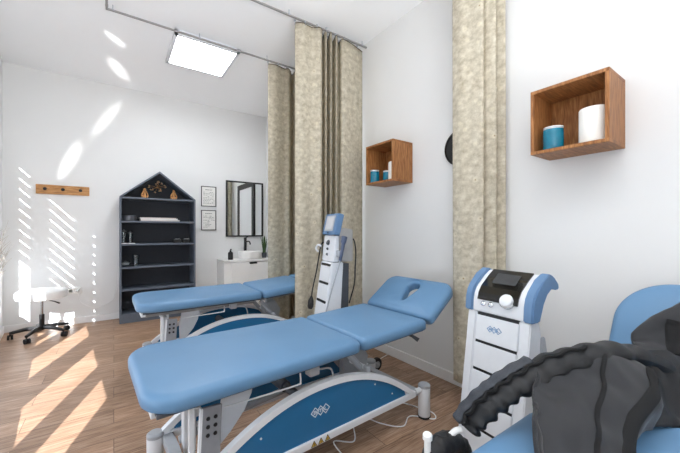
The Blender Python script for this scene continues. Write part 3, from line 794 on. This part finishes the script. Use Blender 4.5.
make_table(.13, 3.08, .66, math.radians(4), math.radians(6), 'farther blue treatment table lying flat before the bookcase and washstand', turn=1.)
make_table(.13, .165, .64, .0, math.radians(57), 'nearest blue treatment table with steep raised head, heaped with the black garment', L2=.62, L3=.41, W=.66, R3=.20)

# power cord on the floor under the central table
c = MB().tube(catmull([(.95, 1.42, .006), (.99, 1.3, .006), (1.02, 1.52, .006), (1.12, 1.46, .006), (1.22, 1.6, .006), (1.30, 1.66, .006), (1.36, 1.5, .006), (1.45, 1.40, .006), (1.57, 1.45, .006), (1.67, 1.34, .006), (1.72, 1.40, .006), (1.68, 1.52, .006), (1.62, 1.70, .006), (1.68, 1.95, .006), (1.9, 2.2, .006), (2.17, 2.3, .006)], 8), .0038, 8).build('extension_lead', TRIMW, None, True)
tag(c, 'thin white cord winding over the floor beneath the central blue table', 'cord')

# ------------------------------------------------------------------ front therapy device
class Frame:
    """oriented frame: d backwards from the front, w to the device's left as seen, z up"""
    def __init__(s, o, ang, wide=1.):
        s.o = Vector(o); s.w = Vector((math.sin(ang), math.cos(ang), 0))*wide; s.d = Vector((math.cos(ang), -math.sin(ang), 0))
    def __call__(s, d, w, z): return s.o+s.d*d+s.w*w+Vector((0, 0, z))
    def slab(s, poly, w0, w1): return MB().prism(poly, lambda d, z: s(d, w0, z), lambda d, z: s(d, w1, z))
    def bevslab(s, poly, w0, w1, b=.006):
        m = s.slab(poly, w0, w1); bmesh.ops.bevel(m.bm, geom=m.bm.edges[:], offset=b, segments=2, affect='EDGES', clamp_overlap=True); return m
D = Frame((1.487, .890, 0), .086, 1.11)
t = thing('therapy_device', 'white and blue drawer-fronted therapy device with dark top display and round dial', 'therapy device', D.o)
slope = .105/.77
fd = lambda z: slope*(z-.03)
hw = .150
D.bevslab([(fd(.05)+.004, .05), (fd(.775)+.004, .775), (.175, .775), (.215, .60), (.37, .05)], -hw, hw, .008).build('body', WHITEM, t, True)
D.slab([(.03, .02), (.03, .052), (.36, .052), (.36, .02)], -hw-.02, hw+.02).build('base_plinth', GREYM, t)
for s in (-1, 1):
    for dd in (.07, .32):
        p = D(dd, s*.12, 0); MB().lathe(p+Vector((0, 0, .0225)), [(.006, -.01), (.0225, -.01), (.0225, .01), (.006, .01)], 16, rotx(PI/2)).build('caster', RUBBER, t, True)
    lab(D.bevslab([(fd(.05)-.004, .05), (fd(.775)-.004, .775), (fd(.775)+.05, .775), (fd(.05)+.09, .05)], s*.108, s*(hw+.003), .005).build('front_column', WHITEM, t, True), 'white upright beside the drawers')
    D.bevslab([(.12, .05), (.18, .70), (.20, .70), (.36, .05)], s*(hw), s*(hw+.012), .004).build('side_cover', GREYM, t, True)
zs = [.766, .625, .484, .343, .202, .06]
for k in range(5):
    z1, z0 = zs[k]-.008, zs[k+1]+.006
    dr = D.bevslab([(fd(z0)-.006, z0), (fd(z1)-.006, z1), (fd(z1)+.02, z1), (fd(z0)+.02, z0)], -.104, .104, .003).build('drawer', WHITEM, t, True)
    D.slab([(fd(zs[k]-.008)-.0015, zs[k]-.008), (fd(zs[k]+.006)-.0015, zs[k]+.006), (fd(zs[k]+.006)+.01, zs[k]+.006), (fd(zs[k]-.008)+.01, zs[k]-.008)], -.1, .1).build('slot', BLACK, dr)
    if k == 0:
        nrm = Vector((-1, 0, slope)).normalized()
        emblem('emblem', mat('blue_print', (72, 128, 176), .5), dr, lambda u, v, w: D(fd(.70+v)-.006-w, .006-u, .70+v), .0185)
# head
prof = [(.095, .775), (.098, .84), (.108, .875), (.128, .905), (.19, .955), (.235, .985), (.265, .982), (.255, .93), (.215, .85), (.175, .775)]
D.bevslab(prof, -.128, .128, .006).build('head_shell', WHITEM, t, True)
def follow(p0, p1, w0, w1, lift=.003, th=.004):
    """a skin lying on the head profile between two indices of the front line"""
    line = prof[p0:p1+1]; out = []
    for i, (d, z) in enumerate(line):
        a = line[max(0, i-1)]; b = line[min(len(line)-1, i+1)]; v = Vector((b[0]-a[0], b[1]-a[1])).normalized()
        out.append((d-v.y*(lift+th), z+v.x*(lift+th)))
    inn = [(d, z) for d, z in line]
    m = MB(); m.ribbon(out, inn, lambda d, z: D(d, w0, z), lambda d, z: D(d, w1, z)); return m
dsp = follow(1, 5, -.098, .098).build('display_panel', GLOSSB, t, True, 25)
m = MB(); m.prism([(.145, -.060), (.145, .055), (.20, .055), (.20, -.060)], lambda d, w: D(d, w, .905+(d-.128)*.052/.064+.0075+.002), lambda d, w: D(d, w, .905+(d-.128)*.052/.064+.0075+.004))
lab(m.build('screen', SCREEN, dsp), 'grey screen in the black panel')
kn = D(.104, -.048, .852); Mk = Matrix.Rotation(-D_ang if False else -.086, 3, 'Z') @ roty(-PI/2+.55)
MB().lathe(kn, [(.033, -.01), (.034, .012), (.031, .022), (.026, .025), (.001, .026)], 36, Mk).build('dial', WHITEM, t, True)
MB().lathe(kn, [(.037, -.008), (.038, .006), (.034, .008)], 36, Mk).build('dial_ring', CHROME, t, True)
for w in (.068, .030):
    b = D(.097, w, .822); MB().lathe(b, [(.013, -.003), (.0135, .005), (.009, .009), (.001, .010)], 20, Mk).build('button', CHROME, t, True)
ky = MB()
for k in range(5):
    q = D(.118, .08-k*.024, .8945); ky.box(q, (.006, .012, .004), rotz(-.086) @ roty(-.9), .001)
ky.build('touch_keys', DGREY, dsp)
hp = [(.086, .775), (.090, .845), (.102, .885), (.122, .916), (.185, .967), (.235, .996), (.275, .980), (.312, .945), (.317, .922), (.304, .910), (.275, .924), (.245, .930), (.205, .905), (.172, .86), (.150, .775)]
for s in (-1, 1): lab(D.bevslab(hp, s*.124, s*.166, .006).build('side_handle', BLUED, t, True), 'blue side grip')
lab(MB().tube([D(.302, -.15, .929), D(.302, .15, .929)], .012, 12).build('handle_bar', BLUED, t, True), 'blue rear bar')

# ------------------------------------------------------------------ rear device
E = Frame((1.325, 2.305, 0), .14)
t = thing('therapy_device', 'slim white therapy tower with tilted blue-framed screen before the wide curtain', 'therapy device', E.o)
sl = .14/.945; fe = lambda z: sl*z
E.bevslab([(fe(.04), .04), (fe(.945), .945), (fe(.945)+.10, .945), (fe(.04)+.18, .04)], -.115, .115, .006).build('body', WHITEM, t, True)
E.slab([(fe(.945)+.101, .935), (fe(.945)+.15, .935), (fe(.04)+.27, .04), (fe(.04)+.181, .04)], -.115, .115).build('back_column', DGREY, t)
E.slab([(.0, .015), (.0, .045), (.30, .045), (.30, .015)], -.15, .15).build('base_plinth', GREYM, t)
for s in (-1, 1):
    for dd in (.04, .26):
        MB().lathe(E(dd, s*.13, .0225), [(.006, -.01), (.0225, -.01), (.0225, .01), (.006, .01)], 16, rotx(PI/2)).build('caster', RUBBER, t, True)
zs = [.925, .775, .625, .475, .325, .175, .05]
for k in range(6):
    z1, z0 = zs[k]-.008, zs[k+1]+.008
    dr = E.bevslab([(fe(z0)-.005, z0), (fe(z1)-.005, z1), (fe(z1)+.02, z1), (fe(z0)+.02, z0)], -.10, .10, .003).build('drawer', WHITEM, t, True)
    E.slab([(fe(zs[k]-.012)-.007, zs[k]-.012), (fe(zs[k]+.006)-.007, zs[k]+.006), (fe(zs[k])+.01, zs[k]+.006), (fe(zs[k])+.01, zs[k]-.012)], -.085, .085).build('slot', BLACK, dr)
hd = E.bevslab([(.145, .95), (.170, 1.165), (.20, 1.165), (.20, .95)], -.112, .112, .006).build('control_head', WHITEM, t, True)
lab(E.bevslab([(.20, .95), (.20, 1.235), (.33, 1.215), (.33, .95)], -.114, .114, .006).build('housing', mat('light_grey_plastic', (160, 158, 156), .5), t, True), 'light grey housing')
for z, r_ in ((1.105, .022), (1.05, .010), (1.005, .010)):
    MB().lathe(E(.145+.025*(z-.95)/.215, .01, z), [(r_, -.006), (r_, .01), (r_*.8, .014), (.001, .015)], 18, Mk @ Matrix.Identity(3)).build('knob', DGREY, hd, True)
# tilted screen
ta = math.radians(14); so = E(.165, 0, 1.165)
def SF(d, w, z): return so+E.d*(d*math.cos(ta)+z*math.sin(ta))+E.w*w+Vector((0, 0, z*math.cos(ta)-d*math.sin(ta)))
def sbox(d0, d1, w0, w1, z0, z1, b=.005):
    m = MB().prism([(d0, z0), (d0, z1), (d1, z1), (d1, z0)], lambda d, z: SF(d, w0, z), lambda d, z: SF(d, w1, z))
    if b: bmesh.ops.bevel(m.bm, geom=m.bm.edges[:], offset=b, segments=2, affect='EDGES', clamp_overlap=True)
    return m
scr = sbox(-.02, .035, -.125, .115, .005, .185).build('screen_housing', BLUED, t, True); lab(scr, 'blue screen housing')
sbox(-.0225, -.018, -.085, .075, .035, .165, 0).build('bezel', GREYM, scr)
lab(sbox(-.0245, -.02, -.068, .058, .048, .152, 0).build('screen', LSCREEN, scr), 'pale screen')
sbox(-.022, -.018, -.012, .006, .014, .021, 0).build('screen_badge', BLACK, scr)
# applicator in its holder on the side and its cable
pr = MB().tube(catmull([E(.225, -.16, 1.155), E(.215, -.165, 1.12), E(.205, -.16, 1.05), E(.19, -.15, .965)], 6), [.024]*4+[.022]*4+[.015]*4+[.013]*4+[.012]*3, 14).build('applicator', mat('grey_blue_grip', (78, 90, 116), .45), t, True); lab(pr, 'grey-blue hand applicator')
MB().box(E(.20, -.128, 1.02), (.05, .045, .05), bev=.006).build('holder', GREYM, t)
MB().tube(catmull([E(.19, -.15, .965), E(.17, -.15, .90), E(.11, -.14, .70), E(.05, -.13, .45), E(.03, -.14, .25), E(.10, -.17, .12)], 8), .006, 8).build('applicator_cable', GREYM, t, True)
MB().tube(catmull([E(.33, -.04, 1.12), E(.36, -.07, 1.13), E(.375, -.08, 1.03), E(.37, -.08, .9), E(.36, -.08, .75), E(.30, -.1, .60)], 6), .006, 8).build('rear_cable', BLACK, t, True)
MB().tube(catmull([E(.19, .118, 1.10), E(.16, .15, 1.09), E(.14, .155, 1.0), E(.11, .15, .85), E(.07, .14, .70), E(.06, .14, .62)], 6), .006, 8).build('hanging_cable', BLACK, t, True)
MB().tube([E(.06, .14, .64), E(.055, .14, .60), E(.05, .14, .55), E(.046, .14, .53)], [.008, .024, .026, .016], 10).build('hanging_plug', BLACK, t, True)
MB().tube(catmull([E(.15, .13, 1.07), E(.13, .16, 1.08), E(.12, .18, 1.05), E(.13, .16, 1.02)], 5), .009, 8).build('white_clip', WHITEM, t, True)

# ------------------------------------------------------------------ garment heaped on the nearest table
def surf(rows, nu=8, nv=8):
    R = [catmull(r_, nu) for r_ in rows]
    cols = [catmull([R[i][j] for i in range(len(R))], nv) for j in range(len(R[0]))]
    return [[cols[j][i] for j in range(len(cols))] for i in range(len(cols[0]))]
def wrinkle(P, amp, fr, seed=0, zmin=.648):
    n, m = len(P), len(P[0]); Q = []
    for i in range(n):
        row = []
        for j in range(m):
            a = P[min(n-1, i+1)][j]-P[max(0, i-1)][j]; b = P[i][min(m-1, j+1)]-P[i][max(0, j-1)]
            nn = a.cross(b); nn = nn.normalized() if nn.length > 1e-9 else Vector((0, 0, 1))
            p = P[i][j]
            f = mnoise.noise(Vector((p.x*fr+seed, p.y*fr, p.z*fr*.5)))+.5*mnoise.noise(Vector((p.x*fr*2.3, p.y*fr*2.3+seed, p.z*fr)))
            f -= .9*abs(mnoise.noise(Vector((p.x*fr*.8+9, p.y*fr*.8+seed, p.z*fr*.6))))
            q = p+nn*amp*f; q.z = max(q.z, zmin); row.append(q)
        Q.append(row)
    return Q
MAIN = [
 [(1.126, .469, .700), (1.193, .446, .720), (1.275, .401, .730), (1.339, .356, .730), (1.38, .303, .71), (1.408, .26, .69)],
 [(1.03, .451, .800), (1.098, .416, .823), (1.171, .376, .834), (1.233, .333, .831), (1.282, .286, .807), (1.304, .247, .769)],
 [(.938, .418, .754), (1.001, .379, .765), (1.07, .337, .776), (1.124, .299, .776), (1.17, .255, .762), (1.219, .221, .74)],
 [(.85, .381, .72), (.897, .348, .723), (.961, .316, .727), (1.011, .282, .727), (1.045, .250, .72), (1.066, .225, .71)],
 [(.783, .343, .683), (.827, .313, .683), (.873, .281, .688), (.928, .255, .687), (.963, .229, .680), (.985, .210, .672)],
 [(.719, .309, .652), (.755, .280, .652), (.797, .250, .652), (.834, .223, .652), (.868, .198, .652), (.891, .180, .652)]]
# let the sheet turn down to the table on both sides
def skirt(rows, dl, dr):
    out = []
    for r_ in rows:
        a, b = Vector(r_[0]), Vector(r_[-1])
        out.append([(a.x+dl[0], a.y+dl[1], max(.652, .5*a.z+.30))]+[(a.x+dl[0]*.3, a.y+dl[1]*.3, a.z-.014)]+list(r_)+[(b.x+dr[0], b.y+dr[1], max(.652, .4*b.z+.38))])
    return out
g = thing('compression_garment', 'black and charcoal padded therapy garment heaped on the nearest blue table', 'garment', (1.05, .30, .642))
PM = wrinkle(surf(skirt(MAIN, (.05, .01), (.012, .012))), .016, 9, 1)
MB().grid(PM).build('front_panel', FAB, g, True, 80, thick=.008)
n, m = len(PM), len(PM[0])
def strip_on(P, path, wid, lift, name, mtl, th=.006):
    """a strip laid on a surface grid along (i, j) positions"""
    rows = []
    pp = catmull([(a, b, 0) for a, b in path], 10)
    for k, q in enumerate(pp):
        i = min(len(P)-2, max(0, q.x)); j = min(len(P[0])-2, max(0, q.y)); i0, j0 = int(i), int(j); u, v = i-i0, j-j0
        def ev(i0, j0, u, v): return (P[i0][j0]*(1-u)*(1-v)+P[i0+1][j0]*u*(1-v)+P[i0][j0+1]*(1-u)*v+P[i0+1][j0+1]*u*v)
        p = ev(i0, j0, u, v); a = P[i0+1][j0]-P[i0][j0]; b = P[i0][j0+1]-P[i0][j0]; nn = a.cross(b).normalized()
        if nn.z < 0: nn = -nn
        rows.append((p, nn))
    out = []
    for k, (p, nn) in enumerate(rows):
        d = (rows[min(len(rows)-1, k+1)][0]-rows[max(0, k-1)][0]).normalized(); s = d.cross(nn).normalized()
        out.append([p+s*wid*q+nn*(lift-.3*abs(q)*wid) for q in (-1, -.5, 0, .5, 1)])
    return MB().grid(out).build(name, mtl, g, True, 80, thick=th)
strip_on(PM, [(9, 38), (16, 37), (24, 36.5), (32, 36.5), (38, 37)], .005, .007, 'zipper', VELC)
strip_on(PM, [(9, 53), (16, 52), (24, 50), (32, 49), (38, 48)], .015, .007, 'edge_band', VELC)
UPPER = [
 [(1.74, .40, .73), (1.82, .35, .80), (1.90, .28, .885), (1.985, .188, .96)],
 [(1.666, .384, .800), (1.729, .327, .866), (1.811, .258, .934), (1.906, .179, .998)],
 [(1.633, .371, .775), (1.674, .317, .797), (1.738, .248, .833), (1.814, .17, .858)],
 [(1.535, .329, .777), (1.571, .28, .767), (1.607, .217, .755), (1.691, .159, .734)],
 [(1.441, .273, .743), (1.444, .234, .724), (1.471, .191, .684), (1.537, .144, .650)]]
PU = wrinkle(surf(UPPER), .014, 10, 4)
MB().grid(PU).build('back_panel', FAB, g, True, 80, thick=.008)
strip_on(PU, [(14, 14.5), (17, 14.5), (20, 14.5), (23, 14.5)], .038, .014, 'fastener_patch', VELC)
FLAP = [
 [(1.36, .30, .80), (1.44, .255, .79), (1.50, .20, .76)],
 [(1.334, .286, .829), (1.426, .247, .816), (1.496, .198, .775)],
 [(1.314, .264, .768), (1.38, .23, .743), (1.439, .188, .709)],
 [(1.267, .248, .709), (1.331, .216, .692), (1.383, .179, .671)],
 [(1.21, .239, .662), (1.276, .205, .655), (1.326, .17, .652)]]
PF = wrinkle(surf(FLAP), .010, 14, 2)
MB().grid(PF).build('inner_flap', FAB2, g, True, 80, thick=.012)
# padded sleeve: a flattened, puckered tube arching from the table's far edge over the heap
SL = catmull([(.843, .553, .628), (.858, .545, .655), (.888, .526, .692), (.918, .508, .718), (.959, .488, .745), (1.013, .462, .772), (1.073, .433, .797), (1.152, .396, .812), (1.233, .357, .824), (1.322, .319, .815), (1.401, .277, .786), (1.466, .231, .744), (1.487, .18, .722)], 8)
P = []
for i, p in enumerate(SL):
    tg = (SL[min(len(SL)-1, i+1)]-SL[max(0, i-1)]).normalized()
    side = tg.cross(Vector((0, 0, 1))).normalized(); up = side.cross(tg)
    row = []
    for k in range(25):
        a = 2*PI*k/24
        w = 1+.16*math.sin(i*.95)*(.4+.6*max(0, -math.sin(a)))+.12*mnoise.noise(Vector((i*.3, math.cos(a), math.sin(a))))
        f = min(1, .72+i*.02); rx, rz = .048*w*f, .030*w*f
        q = p+side*rx*math.cos(a)+up*(rz*math.sin(a))
        q.z = max(q.z, .65) if q.y < .49 else q.z; row.append(q)
    P.append(row)
MB().grid(P).build('sleeve', FAB2, g, True, 80)
# woven tape along the crest of the sleeve and its wavy dark seam
tp = []
for i, p in enumerate(SL[:44]):
    tg = (SL[min(len(SL)-1, i+1)]-SL[max(0, i-1)]).normalized(); side = tg.cross(Vector((0, 0, 1))).normalized(); up = side.cross(tg)
    tp.append([p+up*(.036-.004*abs(q)+.002*math.sin(i*.9))+side*(q*.02-.018) for q in (-1, -.5, 0, .5, 1)])
MB().grid(tp).build('woven_tape', WEB, g, True, 80, thick=.006)
sm = []
for i, p in enumerate(SL[2:60]):
    tg = (SL[min(len(SL)-1, i+3)]-SL[i+1]).normalized(); side = tg.cross(Vector((0, 0, 1))).normalized(); up = side.cross(tg)
    sm.append(p+up*.034+side*(.012+.006*math.sin(i*.95)))
MB().tube(sm, .006, 6).build('seam', VELC, g, True)

# black bundle with a pale hose end at the table's far edge
b = thing('fabric_pouch', 'black fabric bundle with white hose end on a white rod, beside the nearest blue table', 'pouch', (.695, .580, 0))
PT = catmull([(.685, .575, .555), (.715, .578, .585), (.76, .585, .588), (.81, .592, .575), (.85, .59, .555), (.89, .585, .52)], 8)
P = []
for i, p in enumerate(PT):
    tg = (PT[min(len(PT)-1, i+1)]-PT[max(0, i-1)]).normalized(); side = tg.cross(Vector((0, 0, 1))).normalized(); up = side.cross(tg)
    f = math.sin(PI*min(1, (i+2)/(len(PT)+2)))**.4
    P.append([p+side*.036*f*math.cos(2*PI*k/24)+up*.034*f*math.sin(2*PI*k/24)*(1+.25*mnoise.noise(Vector((i*.4, k*.5, 3)))) for k in range(25)])
MB().grid(P).build('bundle', FAB2, b, True, 80)
MB().tube(catmull([(.80, .585, .605), (.815, .578, .618), (.83, .568, .622)], 5), .009, 10).build('hose_end', WHITEC, b, True)
MB().lathe((.695, .580, .634), [(.025, -.63), (.025, -.62), (.009, -.61), (.009, .0), (.013, .004), (.013, .016), (.010, .02), (.001, .022)], 16).build('rod', WHITEC, b, True)
MB().grid([[Vector((.70+.10*q, .592-.0*q+.01*math.sin(q*9), z)) for q in [k/12 for k in range(13)]] for z in (.54, .565, .59, .605)]).build('cloth_edge', WEB, b, True, 80, thick=.006)

# ------------------------------------------------------------------ light
W = bpy.data.worlds.new('World'); SC.world = W; W.use_nodes = True
nt = W.node_tree; nt.nodes.clear()
bg = node(nt, 'ShaderNodeBackground', {'Color': (.90, .95, 1, 1), 'Strength': 3.5})
o_ = node(nt, 'ShaderNodeOutputWorld'); nt.links.new(bg.outputs[0], o_.inputs[0])
def light(name, typ, loc, direction, energy, **kw):
    L = bpy.data.lights.new(name, typ); L.energy = energy
    for k, v in kw.items(): setattr(L, k, v)
    o = bpy.data.objects.new(name, L); COL.objects.link(o); o.location = loc
    o.rotation_euler = Vector(direction).to_track_quat('-Z', 'Y').to_euler(); return o
light('sun', 'SUN', (-3, -4, 4), (.31, 1, -.456), 17., angle=.008, color=(1, .985, .96))
light('ceiling_fill', 'AREA', (.25, YF+.5, .8), (-.25, .75, 1), 62., spread=1.9, shape='RECTANGLE', size=1.5, size_y=1.2, color=(.95, .975, 1))  # unseen area lamp added as fill, tilted up to brighten the ceiling

# added spot lamps standing in for reflected sun: soft glints high on the far wall and ceiling
def glint(A, B, width, energy, blend=1.):
    src = Vector((-.55, 3.1, .45)); A, B = Vector(A), Vector(B); T = (A+B)/2
    L = bpy.data.lights.new('window_glint', 'SPOT'); L.energy = energy; L.spot_blend = blend; L.shadow_soft_size = .02; L.color = (1, .985, .96)
    d = (T-src).normalized(); half = ((B-A)-(B-A).dot(d)*d).length/2; D = (T-src).length
    L.spot_size = 2*math.atan(half/D)
    x = ((B-A)-(B-A).dot(d)*d).normalized(); z = -d; y = z.cross(x)
    o = bpy.data.objects.new('window_glint', L); COL.objects.link(o)
    M = Matrix((x, y, z)).transposed().to_4x4(); M.translation = src
    o.matrix_world = M @ Matrix.Diagonal((1, width, 1, 1))
glint((-.09, 3.94, 3.2), (.12, 4.27, 3.2), .35, 220)
glint((-.06, 4.44, 3.2), (.16, 5.25, 3.2), .30, 220)
glint((.12, 5.4, 3.05), (-.28, 5.4, 2.40), .26, 260)
glint((-.33, 5.4, 2.42), (-.60, 5.4, 1.80), .30, 260)

# ------------------------------------------------------------------ camera
cam = bpy.data.cameras.new('camera'); co = bpy.data.objects.new('camera', cam); COL.objects.link(co)
co.location = (0, 0, 1.2); co.rotation_euler = (PI/2, 0, -math.radians(35))
cam.sensor_width = 36; cam.lens = 323/680*36; cam.shift_y = 4.8/680; cam.clip_start = .02
SC.camera = co
vs = SC.view_settings
vs.view_transform = 'Standard'; vs.look = 'None'; vs.exposure = .5; vs.gamma = 1.; vs.use_curve_mapping = False
SC.cycles.use_denoising = True
SC.cycles.max_bounces = 10; SC.cycles.diffuse_bounces = 6; SC.cycles.transparent_max_bounces = 12
SC.cycles.caustics_reflective = False; SC.cycles.caustics_refractive = False
SC.cycles.sample_clamp_indirect = 6
